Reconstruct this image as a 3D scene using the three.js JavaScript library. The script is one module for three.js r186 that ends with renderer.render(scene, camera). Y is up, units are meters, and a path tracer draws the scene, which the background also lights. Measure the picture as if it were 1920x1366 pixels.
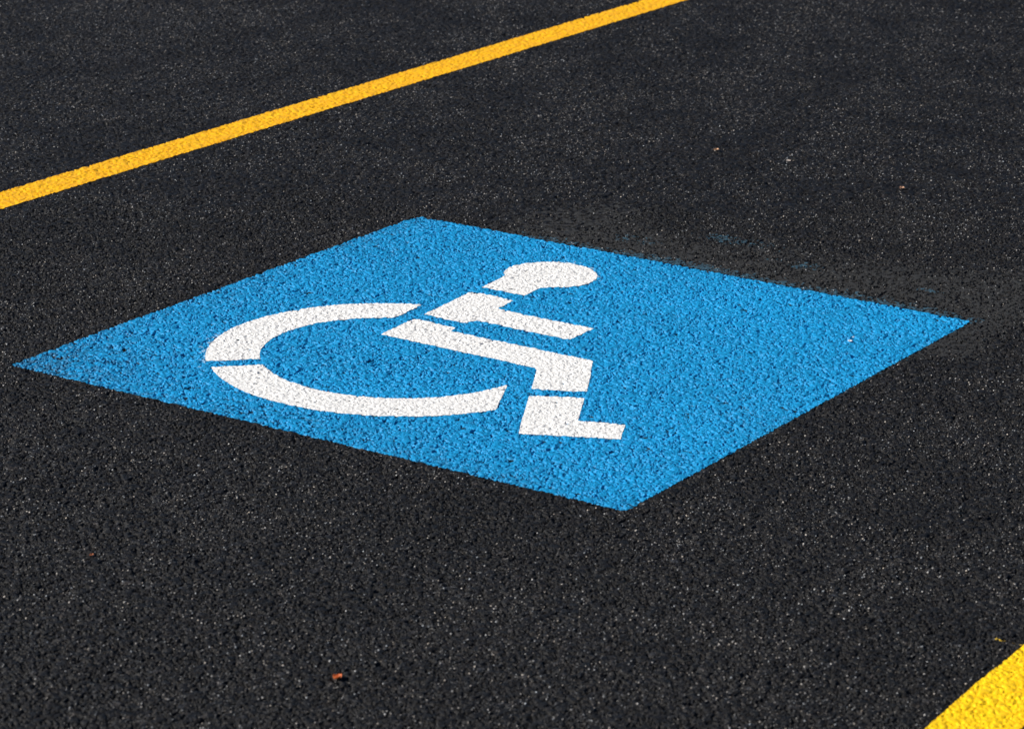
import * as THREE from 'three';
import { Sky } from 'three/addons/objects/Sky.js';

// ---------------------------------------------------------------- camera, sky, sun, exposure
const rad = THREE.MathUtils.degToRad;
const scene = new THREE.Scene();
const camera = new THREE.PerspectiveCamera(13.0947, 1024 / 728, 0.1, 2000);
camera.rotation.order = 'YXZ';
camera.position.set(3.4816, 1.6517, 3.8657);
camera.rotation.set(rad(-17.6566), rad(32.5711), rad(1.1527));
camera.focus = 5.7;
camera.userData.fStop = 11;

const YAW = rad(32.5711);
const LEFT = new THREE.Vector3(-Math.cos(YAW), 0, Math.sin(YAW)), BACK = new THREE.Vector3(Math.sin(YAW), 0, Math.cos(YAW));
const SUN_EL = rad(33), SUN_OFF = rad(6);
const sunDir = new THREE.Vector3()
  .addScaledVector(LEFT, Math.cos(SUN_EL) * Math.cos(SUN_OFF))
  .addScaledVector(BACK, Math.cos(SUN_EL) * Math.sin(SUN_OFF));
sunDir.y = Math.sin(SUN_EL);

const sky = new Sky();
sky.name = 'sky';
sky.userData.kind = 'structure';
sky.scale.setScalar(1500);
Object.assign(sky.material.uniforms.turbidity, { value: 2.5 });
sky.material.uniforms.rayleigh.value = 0.9;
sky.material.uniforms.mieCoefficient.value = 0.004;
sky.material.uniforms.sunPosition.value.copy(sunDir);
if (sky.material.uniforms.cloudCoverage) sky.material.uniforms.cloudCoverage.value = 0;
scene.add(sky);
scene.environmentIntensity = 0.1;

const sun = new THREE.DirectionalLight(new THREE.Color(1, 0.935, 0.84), 5);
sun.position.set(0.6, 0, -0.8).addScaledVector(sunDir, 20);
sun.target.position.set(0.6, 0, -0.8);
sun.castShadow = true;
sun.shadow.mapSize.set(4096, 4096);
Object.assign(sun.shadow.camera, { left: -4, right: 4, top: 4, bottom: -4, near: 5, far: 40 });
scene.add(sun, sun.target);

const renderer = new THREE.WebGLRenderer({ antialias: true });
renderer.toneMapping = THREE.LinearToneMapping;
renderer.toneMappingExposure = 1.31;
renderer.shadowMap.enabled = true;

// ---------------------------------------------------------------- noise
function hash(x, y, s) {
  let h = Math.imul(x, 374761393) + Math.imul(y, 668265263) + Math.imul(s, 1442695041) | 0;
  h = Math.imul(h ^ (h >>> 13), 1274126177); h ^= h >>> 16;
  h = Math.imul(h, 2246822519); h ^= h >>> 15;
  return (h >>> 0) / 4294967296;
}
function vnoise(x, y, s) {
  const i = Math.floor(x), j = Math.floor(y); let u = x - i, v = y - j;
  u = u * u * (3 - 2 * u); v = v * v * (3 - 2 * v);
  const a = hash(i, j, s), b = hash(i + 1, j, s), c = hash(i, j + 1, s), d = hash(i + 1, j + 1, s);
  return a + (b - a) * u + (c - a) * v + (a - b - c + d) * u * v;
}
let seed = 7;
const rnd = () => hash(seed++, 17, 5);

// ---------------------------------------------------------------- asphalt relief: rolled stones of three sizes bedded in binder
const GRADES = [   // cell, share of cells holding a stone, radius range, top height range (mm), edge drop (mm)
  [0.0185, 0.34, 0.0058, 0.0092, -0.45, 0.60, 2.8],
  [0.0100, 0.62, 0.0036, 0.0060, -0.55, 0.75, 2.6],
  [0.0056, 0.85, 0.0019, 0.0034, -1.25, 0.55, 2.2],
  [0.0034, 0.95, 0.0011, 0.0020, -2.2, 0.25, 1.6],
];
const out = { h: 0, id: 0 };
function relief(x, z) {
  const patch = vnoise(x * 26, z * 26, 91) - 0.5, broad = vnoise(x * 6, z * 6, 92) - 0.5;
  let best = -3.4 + 0.6 * vnoise(x * 420, z * 420, 93), id = 0.5;
  for (let g = 0; g < 4; g++) {
    const [c, share, r0, r1, t0, t1, drop] = GRADES[g];
    const gx = x / c, gz = z / c, i0 = Math.floor(gx), j0 = Math.floor(gz);
    for (let i = i0 - 1; i <= i0 + 1; i++) for (let j = j0 - 1; j <= j0 + 1; j++) {
      const k = hash(i, j, 11 + g);
      if (k > share) continue;
      const px = (i + 0.1 + 0.8 * hash(i, j, 21 + g)) * c - x, pz = (j + 0.1 + 0.8 * hash(i, j, 31 + g)) * c - z;
      const a = hash(i, j, 41 + g) * 6.283, ca = Math.cos(a), sa = Math.sin(a), st = 0.7 + 0.3 * hash(i, j, 51 + g);
      const r = r0 + (r1 - r0) * hash(i, j, 61 + g);
      const u = (px * ca + pz * sa) / r, v = (pz * ca - px * sa) / (r * st);
      const au = Math.abs(u), av = Math.abs(v), d = Math.max(au, av, 0.72 * (au + av));
      if (d > 1.35) continue;
      const top = t0 + (t1 - t0) * (k / share) + patch * (g ? 0.4 : 0.7);
      const tilt = (hash(i, j, 71 + g) - 0.5) * 0.6 * u + (hash(i, j, 81 + g) - 0.5) * 0.6 * v;
      const hh = top + tilt * Math.min(1.3, r * 240) - drop * d * d * d * d * d * d;
      if (hh > best) { best = hh; id = hash(i, j, 101 + g); }
    }
  }
  const gap = vnoise(x * 125, z * 125, 94) * 0.82 + vnoise(x * 31, z * 31, 95) * 0.18;   // voids where a stone is missing
  if (gap < 0.26) best -= Math.min(2.2, (0.26 - gap) * 20);
  out.h = (best + 0.5 * broad) * 0.001;
  out.id = id;
  return out;
}

// ---------------------------------------------------------------- outline helpers (ground metres: x along the panel's lower edge, t away from it, z = -t)
function polySdf(poly) {
  const n = poly.length; let x0 = 1e9, x1 = -1e9, y0 = 1e9, y1 = -1e9;
  for (const [x, y] of poly) { x0 = Math.min(x0, x); x1 = Math.max(x1, x); y0 = Math.min(y0, y); y1 = Math.max(y1, y); }
  const f = (x, y) => {
    if (x < x0 - 0.03 || x > x1 + 0.03 || y < y0 - 0.03 || y > y1 + 0.03) return 1;
    let d = 1e9, inside = false;
    for (let i = 0, j = n - 1; i < n; j = i++) {
      const ax = poly[i][0], ay = poly[i][1], bx = poly[j][0], by = poly[j][1];
      const ex = bx - ax, ey = by - ay, wx = x - ax, wy = y - ay;
      const t = Math.min(1, Math.max(0, (wx * ex + wy * ey) / (ex * ex + ey * ey)));
      const dx = wx - t * ex, dy = wy - t * ey; d = Math.min(d, dx * dx + dy * dy);
      if ((ay > y) !== (by > y) && x < ex * (y - ay) / ey + ax) inside = !inside;
    }
    d = Math.sqrt(d);
    return inside ? -d : d;
  };
  f.box = [x0, x1, y0, y1];
  return f;
}
const mm = (list) => list.map(([x, y]) => [x / 1000, y / 1000]);
function arc(cx, cy, r, from, to, n) {
  const a0 = Math.atan2(from[1] - cy, from[0] - cx); let a1 = Math.atan2(to[1] - cy, to[0] - cx);
  while (a1 - a0 > Math.PI) a1 -= 2 * Math.PI; while (a1 - a0 < -Math.PI) a1 += 2 * Math.PI;
  return Array.from({ length: n + 1 }, (_, i) => { const a = a0 + (a1 - a0) * i / n; return [cx + r * Math.cos(a), cy + r * Math.sin(a)]; });
}
const SIDE = 1.2192;
const PANEL = [[0.004, 0], [SIDE - 0.002, 0], [SIDE, 0.003], [SIDE, SIDE - 0.003], [SIDE - 0.003, SIDE], [0.014, SIDE], [0.004, SIDE - 0.006], [0, SIDE - 0.02], [0, 0.003]];
const HEAD = [...mm([[386, 871], [383, 905], [380, 942], [378, 960], [373, 969]]), ...arc(0.4434, 1.0181, 0.0887, [0.369, 0.973], [0.43, 1.107], 12), ...arc(0.4434, 1.0181, 0.0887, [0.43, 1.107], [0.529, 0.986], 14).slice(1), ...mm([[516, 972], [503, 958], [486, 943], [478, 935], [475, 925], [478, 898], [479, 871]])];
const TORSO = mm([[398, 663], [395, 717], [391, 771], [387, 812], [387, 828], [391, 835], [435, 835], [480, 834], [485, 774], [542, 770], [612, 770], [692, 771], [691, 688], [632, 687], [575, 686], [518, 688], [497, 686], [491, 678], [487, 662], [450, 661]]);
const LEG = mm([[406, 517], [402, 574], [400, 625], [403, 632], [444, 629], [490, 627], [495, 606], [552, 606], [656, 608], [790, 607], [832, 530], [872, 453], [838, 438], [788, 413], [738, 507], [730, 514], [668, 516], [568, 516], [492, 517]]);
const FOOT = mm([[896, 206], [863, 267], [831, 329], [804, 380], [830, 397], [861, 415], [886, 424], [907, 381], [939, 317], [965, 329], [1012, 346], [1026, 314], [1043, 280], [1015, 266], [960, 239], [922, 220]]);
const WHEEL_UPPER = [...arc(0.4862, 0.4242, 0.3144, [0.254, 0.211], [0.17, 0.43], 16), ...arc(0.4862, 0.4242, 0.3144, [0.17, 0.43], [0.355, 0.712], 20).slice(1), [0.361, 0.707], [0.367, 0.641], ...arc(0.4808, 0.4267, 0.218, [0.366, 0.612], [0.262, 0.43], 14), ...arc(0.4808, 0.4267, 0.218, [0.262, 0.43], [0.322, 0.277], 12).slice(1)];
const WHEEL_LOWER = [...arc(0.503, 0.4386, 0.3328, [0.281, 0.189], [0.5, 0.105], 16), ...arc(0.503, 0.4386, 0.3328, [0.5, 0.105], [0.8, 0.287], 20).slice(1), [0.782, 0.323], [0.745, 0.406], ...arc(0.5003, 0.4412, 0.2428, [0.738, 0.399], [0.5, 0.198], 16), ...arc(0.5003, 0.4412, 0.2428, [0.5, 0.198], [0.345, 0.254], 12).slice(1)];
const LINE_FAR = [[-0.7905, -4.2], [-0.697, -4.2], [-0.697, 1.6], [-0.6935, 2.6], [-0.697, 7.5], [-0.7935, 7.5], [-0.787, 2.4], [-0.787, 1.2]];
const LINE_NEAR = [[1.941, -4.2], [2.041, -4.2], [2.034, 7.5], [1.921, 7.5], [1.927, -0.1], [1.930, -0.29], [1.938, -0.46]];

// ---------------------------------------------------------------- the relief mesh: square blocks, finer near the camera
const BLOCK = 0.32, FINE = 120, COARSE = 60;
const cam = camera.position;
camera.updateMatrixWorld(); camera.updateProjectionMatrix();
const frustumCorners = [[-1, 1], [1, 1], [1, -1], [-1, -1]].map(([x, y]) => {
  const p = new THREE.Vector3(x, y, 0.5).unproject(camera).sub(cam); const t = -cam.y / p.y; return [cam.x + p.x * t, -(cam.z + p.z * t)];
});
const inView = polySdf(frustumCorners);
function viewDist(x, t) {   // distance outside the ground seen by the photograph
  let d = 1e9, inside = false; const P = frustumCorners;
  for (let i = 0, j = 3; i < 4; j = i++) {
    const ex = P[j][0] - P[i][0], ey = P[j][1] - P[i][1], wx = x - P[i][0], wy = t - P[i][1];
    const k = Math.min(1, Math.max(0, (wx * ex + wy * ey) / (ex * ex + ey * ey)));
    d = Math.min(d, Math.hypot(wx - k * ex, wy - k * ey));
    if ((P[i][1] > t) !== (P[j][1] > t) && x < ex * (t - P[i][1]) / ey + P[i][0]) inside = !inside;
  }
  return inside ? -d : d;
}
const blocks = new Map();
for (let bi = -12; bi <= 12; bi++) for (let bj = -8; bj <= 18; bj++) {
  const cx = (bi + 0.5) * BLOCK, ct = (bj + 0.5) * BLOCK, d = viewDist(cx, ct);
  if (d > 0.45) continue;
  const dist = Math.hypot(cx - cam.x, cam.y, -ct - cam.z);
  blocks.set(bi + ',' + bj, { bi, bj, n: d < 0.22 && dist < 6.45 ? FINE : COARSE });
}
const levelAt = (i, j) => blocks.get(i + ',' + j)?.n ?? COARSE;
const lin = (r, g, b) => [r, g, b];

for (const b of blocks.values()) {
  const n = b.n, m = n + 1, s = BLOCK / n, x0 = b.bi * BLOCK, t0 = b.bj * BLOCK;
  const w = n + 3, hh = new Float32Array(w * w), id = new Float32Array(m * m);
  for (let j = -1; j <= n + 1; j++) for (let i = -1; i <= n + 1; i++) {
    const o = relief(x0 + i * s, -(t0 + j * s)); hh[(j + 1) * w + i + 1] = o.h;
    if (i >= 0 && j >= 0 && i <= n && j <= n) id[j * m + i] = o.id;
  }
  b.s = s; b.x0 = x0; b.t0 = t0; b.m = m; b.id = id;
  b.h = new Float32Array(m * m); b.nor = new Float32Array(m * m * 3);
  for (let j = 0; j <= n; j++) for (let i = 0; i <= n; i++) {
    const c = (j + 1) * w + i + 1, k = j * m + i;
    b.h[k] = hh[c];
  }
  const snap = (a) => {   // where a fine block meets a coarse one its odd edge points lie on the coarse edge
    if (n !== FINE) return;
    for (const [di, dj] of [[1, 0], [-1, 0], [0, 1], [0, -1]]) if (levelAt(b.bi + di, b.bj + dj) === COARSE) for (let q = 1; q < n; q += 2) {
      const at = (p) => di ? p * m + (di > 0 ? n : 0) : (dj > 0 ? n : 0) * m + p;
      a[at(q)] = (a[at(q - 1)] + a[at(q + 1)]) / 2;
    }
  };
  b.snap = snap; snap(b.h);
  b.slope = (a) => {
    const nor = new Float32Array(m * m * 3);
    for (let j = 0; j <= n; j++) for (let i = 0; i <= n; i++) {
      const k = j * m + i, c = (j + 1) * w + i + 1;
      const dx = (i > 0 && i < n) ? (a[k + 1] - a[k - 1]) : hh[c + 1] - hh[c - 1];
      const dt = (j > 0 && j < n) ? (a[k + m] - a[k - m]) : hh[c + w] - hh[c - w];
      const nx = -dx / (2 * s), nz = dt / (2 * s), l = Math.hypot(nx, 1, nz);
      nor[k * 3] = nx / l; nor[k * 3 + 1] = 1 / l; nor[k * 3 + 2] = nz / l;
    }
    return nor;
  };
}

// sheet(height, colour, cover): the part of the relief where cover < 0, cut exactly along cover = 0
function sheet(box, heightOf, colorOf, cover) {
  const pos = [], nor = [], col = [], uv = [], idx = [];
  for (const b of blocks.values()) {
    if (box && (b.x0 > box[1] + 0.05 || b.x0 + BLOCK < box[0] - 0.05 || b.t0 > box[3] + 0.05 || b.t0 + BLOCK < box[2] - 0.05)) continue;
    const { m, s } = b, n = m - 1, H = new Float32Array(m * m), F = cover ? new Float32Array(m * m) : null;
    let any = !cover;
    for (let j = 0; j < m; j++) for (let i = 0; i < m; i++) {
      const k = j * m + i, x = b.x0 + i * s, t = b.t0 + j * s;
      if (F) { F[k] = cover(x, t, b.h[k], b.id[k]); if (F[k] < 0) any = true; }
      H[k] = heightOf(b.h[k], x, t);
    }
    if (!any) continue;
    b.snap(H);
    const N = b.slope(H), seen = new Int32Array(m * m).fill(-1), cuts = new Map();
    const c = [0, 0, 0];
    const vert = (k) => {
      if (seen[k] >= 0) return seen[k];
      const i = k % m, j = (k / m) | 0, x = b.x0 + i * s, t = b.t0 + j * s;
      pos.push(x, H[k], -t); nor.push(N[k * 3], N[k * 3 + 1], N[k * 3 + 2]); uv.push(x, t);
      if (colorOf) { colorOf(c, x, t, b.h[k], b.id[k]); col.push(c[0], c[1], c[2]); }
      return seen[k] = pos.length / 3 - 1;
    };
    const cut = (p, q) => {
      const key = p < q ? p * 65536 + q : q * 65536 + p;
      if (cuts.has(key)) return cuts.get(key);
      const f = F[p] / (F[p] - F[q]), ip = p % m, jp = (p / m) | 0, iq = q % m, jq = (q / m) | 0;
      const x = b.x0 + (ip + (iq - ip) * f) * s, t = b.t0 + (jp + (jq - jp) * f) * s;
      pos.push(x, H[p] + (H[q] - H[p]) * f, -t); uv.push(x, t);
      for (let e = 0; e < 3; e++) nor.push(N[p * 3 + e] + (N[q * 3 + e] - N[p * 3 + e]) * f);
      if (colorOf) { colorOf(c, x, t, b.h[p] + (b.h[q] - b.h[p]) * f, b.id[p]); col.push(c[0], c[1], c[2]); }
      cuts.set(key, pos.length / 3 - 1);
      return pos.length / 3 - 1;
    };
    const tri = (p, q, r) => {
      if (!F) { idx.push(vert(p), vert(q), vert(r)); return; }
      const a = F[p] < 0, bb = F[q] < 0, cc = F[r] < 0, cnt = a + bb + cc;
      if (!cnt) return;
      if (cnt === 3) { idx.push(vert(p), vert(q), vert(r)); return; }
      while (!((cnt === 1 && F[p] < 0) || (cnt === 2 && F[p] >= 0))) [p, q, r] = [q, r, p];
      const pq = cut(p, q), pr = cut(p, r);
      if (cnt === 1) idx.push(vert(p), pq, pr);
      else { const vq = vert(q), vr = vert(r); idx.push(pq, vq, vr, pq, vr, pr); }
    };
    for (let j = 0; j < n; j++) for (let i = 0; i < n; i++) {
      const k = j * m + i;
      if ((i + j) & 1) { tri(k, k + 1, k + m); tri(k + 1, k + m + 1, k + m); }
      else { tri(k, k + 1, k + m + 1); tri(k, k + m + 1, k + m); }
    }
  }
  const g = new THREE.BufferGeometry();
  g.setAttribute('position', new THREE.Float32BufferAttribute(pos, 3));
  g.setAttribute('normal', new THREE.Float32BufferAttribute(nor, 3));
  g.setAttribute('uv', new THREE.Float32BufferAttribute(uv, 2));
  if (colorOf) g.setAttribute('color', new THREE.Float32BufferAttribute(col, 3));
  g.setIndex(idx);
  return g;
}
const report = {};
function obj(name, geometry, material, parent = scene) {
  const o = new THREE.Mesh(geometry, material);
  o.name = name; o.castShadow = o.receiveShadow = true; parent.add(o);
  report[name] = (report[name] || 0) + (geometry.index ? geometry.index.count : geometry.attributes.position.count) / 3;
  return o;
}

// ---------------------------------------------------------------- materials
const SIZE = 2048;   // one texel is half a millimetre
function grainTexture(fn, srgb) {
  const d = new Uint8Array(SIZE * SIZE * 4);
  for (let j = 0; j < SIZE; j++) for (let i = 0; i < SIZE; i++) {
    const v = fn(i, j), k = (j * SIZE + i) * 4;
    d[k] = v[0]; d[k + 1] = v[1]; d[k + 2] = v[2]; d[k + 3] = 255;
  }
  const t = new THREE.DataTexture(d, SIZE, SIZE);
  t.wrapS = t.wrapT = THREE.RepeatWrapping; t.magFilter = THREE.LinearFilter; t.minFilter = THREE.LinearMipmapLinearFilter; t.generateMipmaps = true;
  if (srgb) t.colorSpace = THREE.SRGBColorSpace;
  t.repeat.set(1 / 1.024, 1 / 1.024);
  t.needsUpdate = true;
  return t;
}
const wrapNoise = (x, y, cells, s) => {   // value noise that repeats with the texture
  const u = x / SIZE * cells, v = y / SIZE * cells, i = Math.floor(u), j = Math.floor(v), a = u - i, b = v - j, q = (n) => ((n % cells) + cells) % cells;
  const f = a * a * (3 - 2 * a), g = b * b * (3 - 2 * b);
  const A = hash(q(i), q(j), s), B = hash(q(i + 1), q(j), s), C = hash(q(i), q(j + 1), s), D = hash(q(i + 1), q(j + 1), s);
  return A + (B - A) * f + (C - A) * g + (A - B - C + D) * f * g;
};
const wrapCells = (x, y, cells, sd) => {   // distance to the edge between the nearest two grains, repeating
  const u = x / SIZE * cells, v = y / SIZE * cells, i0 = Math.floor(u), j0 = Math.floor(v), q = (n) => ((n % cells) + cells) % cells;
  let f1 = 9, f2 = 9, id = 0;
  for (let i = i0 - 1; i <= i0 + 1; i++) for (let j = j0 - 1; j <= j0 + 1; j++) {
    const dx = i + hash(q(i), q(j), sd) - u, dy = j + hash(q(i), q(j), sd + 1) - v, d = dx * dx + dy * dy;
    if (d < f1) { f2 = f1; f1 = d; id = hash(q(i), q(j), sd + 2); } else if (d < f2) f2 = d;
  }
  return [Math.sqrt(f2) - Math.sqrt(f1), id];
};
const fineBump = grainTexture((i, j) => {
  const [e, id] = wrapCells(i, j, 400, 205);
  const v = 255 * Math.min(1, Math.min(1, e * 3.2) * (0.45 + 0.4 * id) + 0.15 * hash(i, j, 203)); return [v, v, v];
});
const grit = grainTexture((i, j) => {   // bitumen film with sand grains worn clean here and there
  const [e, id] = wrapCells(i, j, 512, 215), a = hash(i, j, 211);
  let v = 84 + 62 * id + 30 * (a - 0.5);
  if (id > 0.955 && e > 0.12) v = 190 + 65 * a;
  const warm = (hash((id * 9999) | 0, 5, 214) - 0.5) * 16;
  return [Math.min(255, v + warm), Math.min(255, v), Math.min(255, v - warm)];
}, true);
const asphaltMat = new THREE.MeshPhysicalMaterial({ flatShading: true, vertexColors: true, map: grit, bumpMap: fineBump, bumpScale: 0.0012, roughness: 0.6, specularIntensity: 0.38 });
const paint = (rough, bump) => new THREE.MeshPhysicalMaterial({ flatShading: true, specularIntensity: 0.45,  vertexColors: true, roughness: rough, bumpMap: fineBump, bumpScale: bump });
const blueMat = paint(0.5, 0.0009), whiteMat = paint(0.6, 0.0004), yellowMat = paint(0.5, 0.0006);
const dustMat = new THREE.MeshStandardMaterial({ flatShading: true, vertexColors: true, roughness: 0.95, bumpMap: fineBump, bumpScale: 0.0006 });

// ---------------------------------------------------------------- asphalt ground
function asphaltColor(c, x, t, h, id) {
  const broad = 0.88 + 0.24 * vnoise(x * 5, t * 5, 301), stone = 0.55 + 0.9 * id;
  let v = 0.042 * broad * stone, w = (hash((id * 65535) | 0, 3, 302) - 0.5) * 0.16;
  if (id > 0.965) v *= 2.6; 
  c[0] = v * (1.04 + w); c[1] = v * 0.99; c[2] = v * (1.01 - w);
}
const ground = obj('asphalt_ground', sheet(null, (h) => h, asphaltColor, null), asphaltMat);
ground.userData.kind = 'structure';
ground.userData.label = 'fresh black asphalt of the parking lot with coarse rolled aggregate';

// the lot beyond the stall: the same relief in laid tiles over a flat base that runs to the horizon
{
  const base = new THREE.PlaneGeometry(1200, 1200, 1, 1).rotateX(-Math.PI / 2);
  const uv = base.attributes.uv; for (let i = 0; i < uv.count; i++) uv.setXY(i, uv.getX(i) * 1200, uv.getY(i) * 1200);
  base.setAttribute('color', new THREE.Float32BufferAttribute(new Array(12).fill(0.05), 3));
  const baseMat = new THREE.MeshPhysicalMaterial({ vertexColors: true, map: grit, bumpMap: fineBump, bumpScale: 0.0012, roughness: 1, specularIntensity: 0.1 });
  const b = obj('asphalt_base', base, baseMat); b.position.y = -0.006; b.userData.kind = 'structure';
  b.userData.label = 'black asphalt running on beyond the stall';
  const spots = [[], [], []];
  for (let i = -60; i <= 60; i++) for (let j = -45; j <= 100; j++) if (!blocks.has(i + ',' + j)) spots[Math.floor(hash(i, j, 401) * 3)].push([i, j]);
  const M = new THREE.Matrix4(), R = new THREE.Matrix4();
  spots.forEach((list, v) => {
    const n = COARSE, pos = [], nor = [], col = [], uvs = [], idx = [], s = BLOCK / n, c = [0, 0, 0], ox = 40 + v * 3;
    for (let j = 0; j <= n; j++) for (let i = 0; i <= n; i++) {
      const x = ox + i * s, z = j * s, o = relief(x, z), h = o.h, id = o.id;
      const nx = -(relief(x + s, z).h - relief(x - s, z).h) / (2 * s), nz = -(relief(x, z + s).h - relief(x, z - s).h) / (2 * s), l = Math.hypot(nx, 1, nz);
      asphaltColor(c, x, z, h, id);
      pos.push(i * s - BLOCK / 2, h, j * s - BLOCK / 2); nor.push(nx / l, 1 / l, nz / l); col.push(...c); uvs.push(x, z);
      if (i < n && j < n) { const k = j * (n + 1) + i; idx.push(k, k + n + 1, k + 1, k + 1, k + n + 1, k + n + 2); }
    }
    const g = new THREE.BufferGeometry();
    g.setAttribute('position', new THREE.Float32BufferAttribute(pos, 3)); g.setAttribute('normal', new THREE.Float32BufferAttribute(nor, 3));
    g.setAttribute('color', new THREE.Float32BufferAttribute(col, 3)); g.setAttribute('uv', new THREE.Float32BufferAttribute(uvs, 2)); g.setIndex(idx);
    const im = new THREE.InstancedMesh(g, asphaltMat, list.length);
    im.name = 'asphalt_surround'; if (v) im.name += '_00' + v;
    im.userData.kind = 'structure'; im.userData.label = 'black asphalt of the neighbouring stalls';
    im.castShadow = im.receiveShadow = true;
    list.forEach(([i, j], k) => { M.makeTranslation((i + 0.5) * BLOCK, 0, -(j + 0.5) * BLOCK).multiply(R.makeRotationY(Math.floor(hash(i, j, 402) * 4) * Math.PI / 2)); im.setMatrixAt(k, M); });
    scene.add(im);
  });
}

// ---------------------------------------------------------------- paint
const rag = (x, t, a) => (vnoise(x * 260, t * 260, 501) - 0.5) * a + (vnoise(x * 30, t * 30, 502) - 0.5) * 0.0008;
const pit = (h, limit, x, t) => (limit + (vnoise(x * 180, t * 180, 503) - 0.5) * 0.0006 - h) * 2;
const blueH = (h) => { const f = -0.0016; return h + 0.0003 + 0.12 * Math.max(0, f - h); };
const whiteH = (h) => { const b = blueH(h), f = -0.0002; return b + 0.00025 + 0.7 * Math.max(0, f - b); };
const yellowH = (h) => { const f = -0.0006; return h + 0.0004 + 0.55 * Math.max(0, f - h); };
const panelSdf = polySdf(PANEL);
function coat(name, outline, heightOf, colorOf, material, parent, pitLimit, ragged) {
  const sdf = polySdf(outline);
  return obj(name, sheet(sdf.box, heightOf, colorOf, (x, t, h) => {
    const d = sdf(x, t); if (d > 0.02) return d;
    return Math.max(d + rag(x, t, ragged), pit(h, typeof pitLimit === 'function' ? pitLimit(x, t) : pitLimit, x, t));
  }), material, parent);
}
// spray was thinner at the left tip and along the near edge
function thin(x, t) {
  const tip = Math.max(0, 1 - Math.hypot(x, t) / 0.42), near = Math.max(0, 1 - t / 0.14) * (0.4 + 0.6 * vnoise(x * 7, t * 7, 511)), far = Math.max(0, 1 - x / 0.12) * 0.6;
  const streak = Math.max(0, 1 - Math.abs(t - 0.45 - 0.1 * vnoise(x * 3, 2, 512)) / 0.12) * Math.max(0, (x - 0.85) / 0.35) * 0.45;
  return Math.min(1, Math.max(tip * 1.1, near * 0.8, far, streak));
}
function blueColor(c, x, t, h, id) {
  const k = 0.92 + 0.16 * id, bare = vnoise(x * 230, t * 230, 513) * 0.7 + vnoise(x * 70, t * 70, 514) * 0.3 < 0.3 + 0.22 * thin(x, t) ? 0.55 * thin(x, t) : 0;
  const p = 0.95 + 0.1 * vnoise(x * 9, t * 9, 515);
  c[0] = 0.007 * k + (0.03 - 0.007) * bare; c[1] = 0.262 * k * p * (1 - bare) + 0.05 * bare; c[2] = 0.545 * k * p * (1 - bare) + 0.08 * bare;
}
function whiteColor(c, x, t, h, id) { const k = 0.78 + 0.04 * id; c[0] = k; c[1] = k * 0.985; c[2] = k * 0.945; }
const yellow = (r, g, b) => (c, x, t, h, id) => { const k = 0.93 + 0.1 * id, w = 0.93 + 0.14 * vnoise(x * 60, t * 60, 521); c[0] = r * k; c[1] = g * k * w; c[2] = b * k; };

const marking = new THREE.Group();
marking.name = 'accessible_parking_marking';
marking.userData = { label: 'blue painted square with a white stencilled wheelchair symbol on the asphalt', category: 'pavement marking' };
scene.add(marking);
coat('blue_panel', PANEL, blueH, blueColor, blueMat, marking, (x, t) => -0.0029 + 0.0007 * thin(x, t), 0.0020);
for (const [name, outline] of [['head', HEAD], ['torso_and_arm', TORSO], ['thigh_and_shin', LEG], ['foot', FOOT], ['wheel_arc', WHEEL_UPPER], ['wheel_arc', WHEEL_LOWER]])
  coat(name, outline, whiteH, whiteColor, whiteMat, marking, -0.0038, 0.0013);

function parkingLine(name, label, outline, colorOf) {
  const g = new THREE.Group(); g.name = name; g.userData = { label, category: 'parking line', group: 'yellow stall lines' }; scene.add(g);
  coat('stripe', outline, yellowH, colorOf, yellowMat, g, -0.0038, 0.0016);
  return g;
}
parkingLine('parking_line', 'thin yellow stall line running behind the blue square', LINE_FAR, yellow(0.94, 0.47, 0.008));
const nearLine = parkingLine('parking_line_001', 'bright yellow stall line cut off by the lower right corner', LINE_NEAR, yellow(0.94, 0.575, 0.006));
// the stripes go on past the ground in view
{
  const ext = (parent, x0, x1, colorOf) => {
    const c = [0, 0, 0]; let pos = [], col = [], uv = [], idx = [], nor = [], last = 0;
    const flush = () => {
    if (!idx.length) return;
    const g = new THREE.BufferGeometry();
    g.setAttribute('position', new THREE.Float32BufferAttribute(pos, 3)); g.setAttribute('normal', new THREE.Float32BufferAttribute(nor, 3)); g.setAttribute('uv', new THREE.Float32BufferAttribute(uv, 2)); g.setAttribute('color', new THREE.Float32BufferAttribute(col, 3)); g.setIndex(idx);
    obj('stripe_end', g, yellowMat, parent);
    pos = []; col = []; uv = []; idx = []; nor = [];
    };
    for (let t = -17 * BLOCK; t < 26 * BLOCK; t += BLOCK / 8) {
      let hit = false; for (const x of [x0, x1]) if (blocks.has(Math.floor(x / BLOCK) + ',' + Math.floor((t + 0.001) / BLOCK))) hit = true;
      if (hit) continue;
      if (idx.length && t > last + BLOCK / 8 * 1.5) flush();
      last = t;
      const k = pos.length / 3;
      for (const [x, tt] of [[x0, t], [x1, t], [x1, t + BLOCK / 8], [x0, t + BLOCK / 8]]) { pos.push(x, 0.0016, -tt - (tt > t ? 0.004 : -0.004)); nor.push(0, 1, 0); uv.push(x, tt); colorOf(c, x, tt, 0, 0.5); col.push(...c); }
      idx.push(k, k + 1, k + 2, k, k + 2, k + 3);
    }
    flush();
  };
  ext(scene.getObjectByName('parking_line'), -0.7905, -0.695, yellow(0.94, 0.47, 0.008));
  ext(nearLine, 1.931, 2.037, yellow(0.94, 0.575, 0.006));
}

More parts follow.
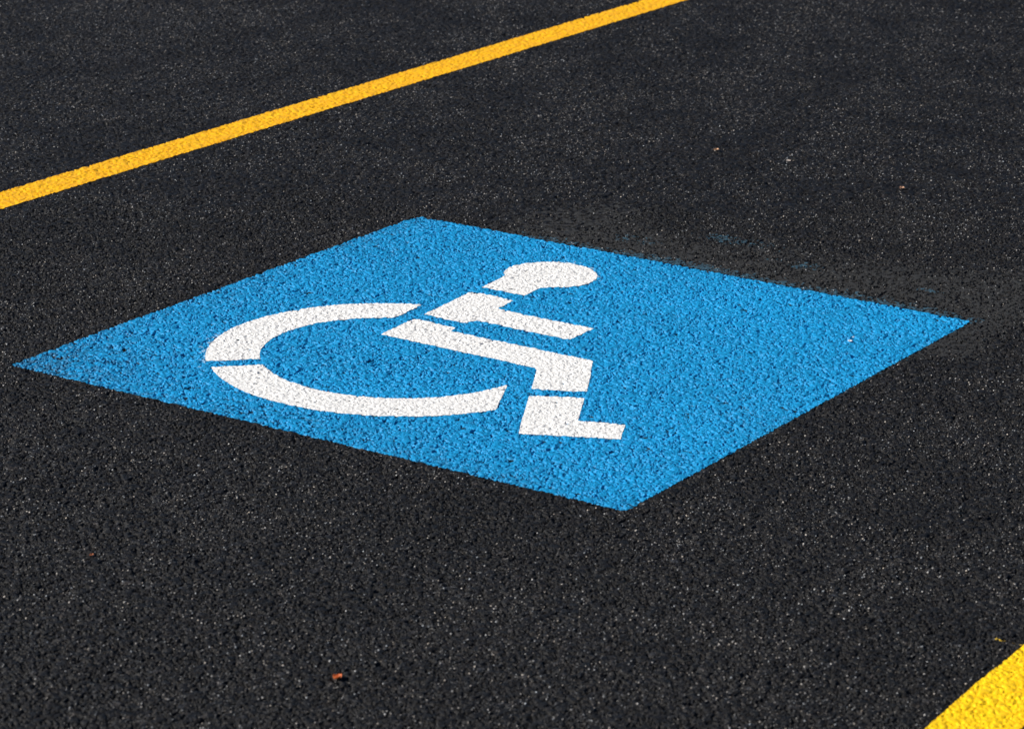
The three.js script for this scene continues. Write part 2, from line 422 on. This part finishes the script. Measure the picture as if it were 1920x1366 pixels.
// overspray: a dull film and drifts of thin blue on the stones past the far edge, dabs of white round the stencil, a yellow trail at the near line
const sstep = (a, b, x) => { const k = Math.min(1, Math.max(0, (x - a) / (b - a))); return k * k * (3 - 2 * k); };
function dabs(name, box, color, parent, { lift = 0.00018, cell = 300, floor = -0.0012, heightOf = (h) => h, material = dustMat }, density) {
  const o = obj(name, sheet(box, (h) => heightOf(h) + lift, (c, x, t, h, id) => { const k = 0.75 + 0.5 * id; c[0] = color[0] * k; c[1] = color[1] * k; c[2] = color[2] * k; }, (x, t, h) => {
    const p = density(x, t); if (p <= 0) return 1;
    const n = 0.65 * vnoise(x * cell, t * cell, 601) + 0.35 * vnoise(x * cell * 0.37, t * cell * 0.37, 602);
    return Math.max((n - p) * 0.01, floor - h);
  }), material, parent);
  o.userData.kind = 'stuff';
  return o;
}
const filmAmount = (x, t) => {
  const d = Math.max(t - SIDE, (x - SIDE) * 2), q = d + 0.22 * (vnoise(x * 4, t * 4, 611) - 0.5);
  return sstep(0.0, 0.3, x) * (1 - sstep(1.2, 1.55, x)) * (1 - sstep(0.1, 0.45, q)) * sstep(0.85, 1.05, t);
};
const outside = (x, t) => panelSdf(x, t) > 0 || x < -0.03 || x > SIDE + 0.03 || t < -0.03 || t > SIDE + 0.03;
dabs('overspray_film', [-0.1, 1.7, 1.0, 2.0], [0.0130, 0.0135, 0.0138], marking, { lift: 0.00012, cell: 240 }, (x, t) => {
  if (!outside(x, t)) return 0;
  return 0.72 * filmAmount(x, t);
});
const blob = (x, t, cx, ct, rx, rt) => Math.max(0, 1 - Math.hypot((x - cx) / rx, (t - ct) / rt));
dabs('blue_overspray', [0.1, 1.4, 0.1, 1.7], [0.017, 0.060, 0.092], marking, { lift: 0.00026, cell: 330, floor: -0.0009 }, (x, t) => {
  if (!outside(x, t)) return 0;
  const d = t - SIDE, band = sstep(0.1, 0.35, x) * (x < SIDE + 0.02 ? 1 : 0) * Math.max(0, 1 - d / (0.03 + 0.05 * vnoise(x * 9, 1, 621))) * (d > 0 ? 1 : 0);
  const right = (x > SIDE && t > 0.3 && t < SIDE) ? Math.max(0, 1 - (x - SIDE) / 0.016) : 0, left = (x < 0 && x > -0.02) ? 0.6 * Math.max(0, 1 + x / 0.010) : 0;
  const drift = 0.75 * Math.max(blob(x, t, 0.62, 1.44, 0.16, 0.06), blob(x, t, 0.80, 1.36, 0.12, 0.05), blob(x, t, 1.07, 1.35, 0.045, 0.03), blob(x, t, 0.45, 1.33, 0.1, 0.05)) * (0.6 + 0.6 * vnoise(x * 25, t * 25, 622));
  return Math.max(0.9 * band, 0.55 * right, 0.45 * left, drift);
});
dabs('white_overspray', [0.1, 0.6, 0.1, 1.2], [0.22, 0.42, 0.6], marking, { lift: 0.0001, cell: 330, floor: -0.0014, heightOf: blueH }, (x, t) => {
  const w = Math.hypot(x - 0.4862, t - 0.4242) - 0.3144, h = Math.hypot(x - 0.4434, t - 1.0181) - 0.0887;
  let p = 0;
  if (w > 0 && x < 0.27 && t < 0.36) p = 0.55 * Math.max(0, 1 - w / 0.035);
  if (h > 0 && x > 0.41 && t > 1.03) p = Math.max(p, 0.5 * Math.max(0, 1 - h / 0.03));
  return p;
});
// a dribble of yellow where the gun was opened, beside the near line
dabs('paint_streak', [1.8, 1.96, -0.2, -0.02], [0.5, 0.32, 0.03], nearLine, { lift: 0.0003, cell: 420, floor: -0.0012, material: yellowMat }, (x, t) => {
  const s = (x - 1.889) / (1.928 - 1.889);
  return s < -0.1 || s > 1.1 ? 0 : (0.62 + 0.15 * s) * Math.max(0, 1 - Math.abs(t + 0.1322) / 0.007);
});

// ---------------------------------------------------------------- loose and bare grains
{
  const chip = new THREE.IcosahedronGeometry(1, 0), p = chip.attributes.position;
  for (let i = 0; i < p.count; i++) { const k = 0.72 + 0.5 * hash(Math.round(p.getX(i) * 50), Math.round(p.getY(i) * 50 + p.getZ(i) * 77), 701); p.setXYZ(i, p.getX(i) * k, p.getY(i) * k, p.getZ(i) * k); }
  chip.computeVertexNormals();
  const spots = [], far = polySdf(LINE_FAR), near = polySdf(LINE_NEAR);
  for (let k = 0; k < 900000; k++) {
    const x = -3 + 5.9 * rnd(), t = -1.9 + 6.7 * rnd();
    if (viewDist(x, t) > 0.5 || panelSdf(x, t) < 0.004 || far(x, t) < 0.003 || near(x, t) < 0.003) continue;
    if (0.6 * vnoise(x * 9, t * 9, 702) + 0.4 * vnoise(x * 45, t * 45, 703) < 0.2 + 0.5 * rnd()) continue;
    if (rnd() < 0.75 * filmAmount(x, t)) continue;   // dulled under the film
    spots.push([x, t]);
  }
  const im = new THREE.InstancedMesh(chip, new THREE.MeshStandardMaterial({ color: 0xffffff, roughness: 0.55 }), spots.length);
  const M = new THREE.Matrix4(), Q = new THREE.Quaternion(), P = new THREE.Vector3(), S = new THREE.Vector3(), E2 = new THREE.Euler(), C = new THREE.Color();
  spots.forEach(([x, t], k) => {
    const r = 0.0006 + 0.0010 * Math.pow(rnd(), 2.4), v = 0.02 + 0.44 * Math.pow(rnd(), 4), w = 0.04 + (rnd() - 0.4) * 0.24;
    P.set(x, relief(x, -t).h + r * 0.25, -t); Q.setFromEuler(E2.set(rnd() * 0.8, rnd() * 6.28, rnd() * 0.8)); S.set(r * 1.2, r * 0.7, r);
    im.setMatrixAt(k, M.compose(P, Q, S)); im.setColorAt(k, C.setRGB(v * (1 + w), v, v * (1 - w)));
  });
  im.name = 'mineral_grains'; im.userData.kind = 'stuff'; im.castShadow = im.receiveShadow = true;
  ground.add(im); report.mineral_grains = spots.length;
}

// ---------------------------------------------------------------- leaf scraps and chips lying on the ground
function scrap(name, label, category, x, t, length, width, turn, curl, color, rise = 0.0012) {
  const nu = 14, nv = 8, top = [], idx = [], th = 0.0005;
  for (let s = 0; s < 2; s++) for (let i = 0; i <= nu; i++) for (let j = 0; j <= nv; j++) {
    const u = i / nu, v = j / nv * 2 - 1, half = width / 2 * Math.pow(Math.sin(Math.PI * Math.min(1, 0.06 + 0.88 * u ** 1.5)), 0.8) * (1 + 0.25 * (hash(i, s * 0 + (v > 0 ? 1 : 0), 801) - 0.5));
    const px = (u - 0.5) * length, pz = v * half + 0.1 * width * Math.sin(u * 3);
    const y = curl * (v * v * 0.9 + 0.5 * (u - 0.4) ** 2 * 3) * width + 0.0004 * Math.sin(u * 9 + v * 3) + (s ? 0 : th);
    top.push(px, y + rise, pz);
  }
  const m = nv + 1, off = (nu + 1) * m;
  for (let i = 0; i < nu; i++) for (let j = 0; j < nv; j++) {
    const a = i * m + j, b = a + 1, c = a + m, d = c + 1;
    idx.push(a, b, c, b, d, c, a + off, c + off, b + off, b + off, c + off, d + off);
  }
  const rim = []; for (let i = 0; i < nu; i++) rim.push([i * m, (i + 1) * m], [(i + 1) * m + nv, i * m + nv]);
  for (let j = 0; j < nv; j++) rim.push([j + 1, j], [nu * m + j, nu * m + j + 1]);
  for (const [a, b] of rim) idx.push(a, b, a + off, b, b + off, a + off);
  const g = new THREE.BufferGeometry(); g.setAttribute('position', new THREE.Float32BufferAttribute(top, 3)); g.setIndex(idx); g.computeVertexNormals();
  const mat = new THREE.MeshStandardMaterial({ color: new THREE.Color().setRGB(...color), roughness: 0.6, side: THREE.DoubleSide });
  const o = obj(name, g, mat); o.position.set(x, relief(x, -t).h, -t); o.rotation.y = turn;
  o.userData = { label, category };
  return o;
}
scrap('leaf_fragment', 'curled orange leaf scrap on the asphalt near the bottom edge', 'leaf', 1.2375, -0.7617, 0.0115, 0.015, YAW - 0.3, 0.35, [0.48, 0.1, 0.014]);
scrap('leaf_fragment_001', 'pale tan leaf scrap, leftmost of the scraps behind the blue square', 'leaf', 0.2129, 2.063, 0.011, 0.012, YAW + 0.3, 0.25, [0.45, 0.25, 0.14]);
scrap('leaf_fragment_002', 'tiny peach leaf scrap, rightmost of the scraps behind the blue square', 'leaf', 0.6877, 2.0096, 0.008, 0.012, YAW + 1.1, 0.3, [0.45, 0.25, 0.15]);
scrap('leaf_fragment_003', 'small pinkish white leaf scrap on the asphalt between the tan and peach scraps', 'leaf', 0.3807, 2.0822, 0.006, 0.011, YAW + 0.9, 0.2, [0.5, 0.42, 0.37]);
scrap('leaf_fragment_004', 'faint brown leaf speck on the asphalt left of the bright orange scrap', 'leaf', 0.6918, -0.6081, 0.006, 0.007, YAW + 0.4, 0.2, [0.3, 0.09, 0.03]);
scrap('paint_chip', 'larger white paint chip on the blue right of the symbol', 'paint chip', 1.0978, 0.9745, 0.008, 0.010, YAW + 0.3, 0.06, [0.75, 0.76, 0.76], 0.0008);
scrap('paint_chip_001', 'smaller white paint chip on the blue just behind the larger one', 'paint chip', 1.0885, 1.0072, 0.005, 0.008, YAW - 0.2, 0.06, [0.7, 0.72, 0.74], 0.0008);

console.log(JSON.stringify(report), 'blocks', blocks.size, 'tris', Object.entries(report).filter(([k]) => k !== 'mineral_grains').reduce((a, [, b]) => a + b, 0));
renderer.render(scene, camera);
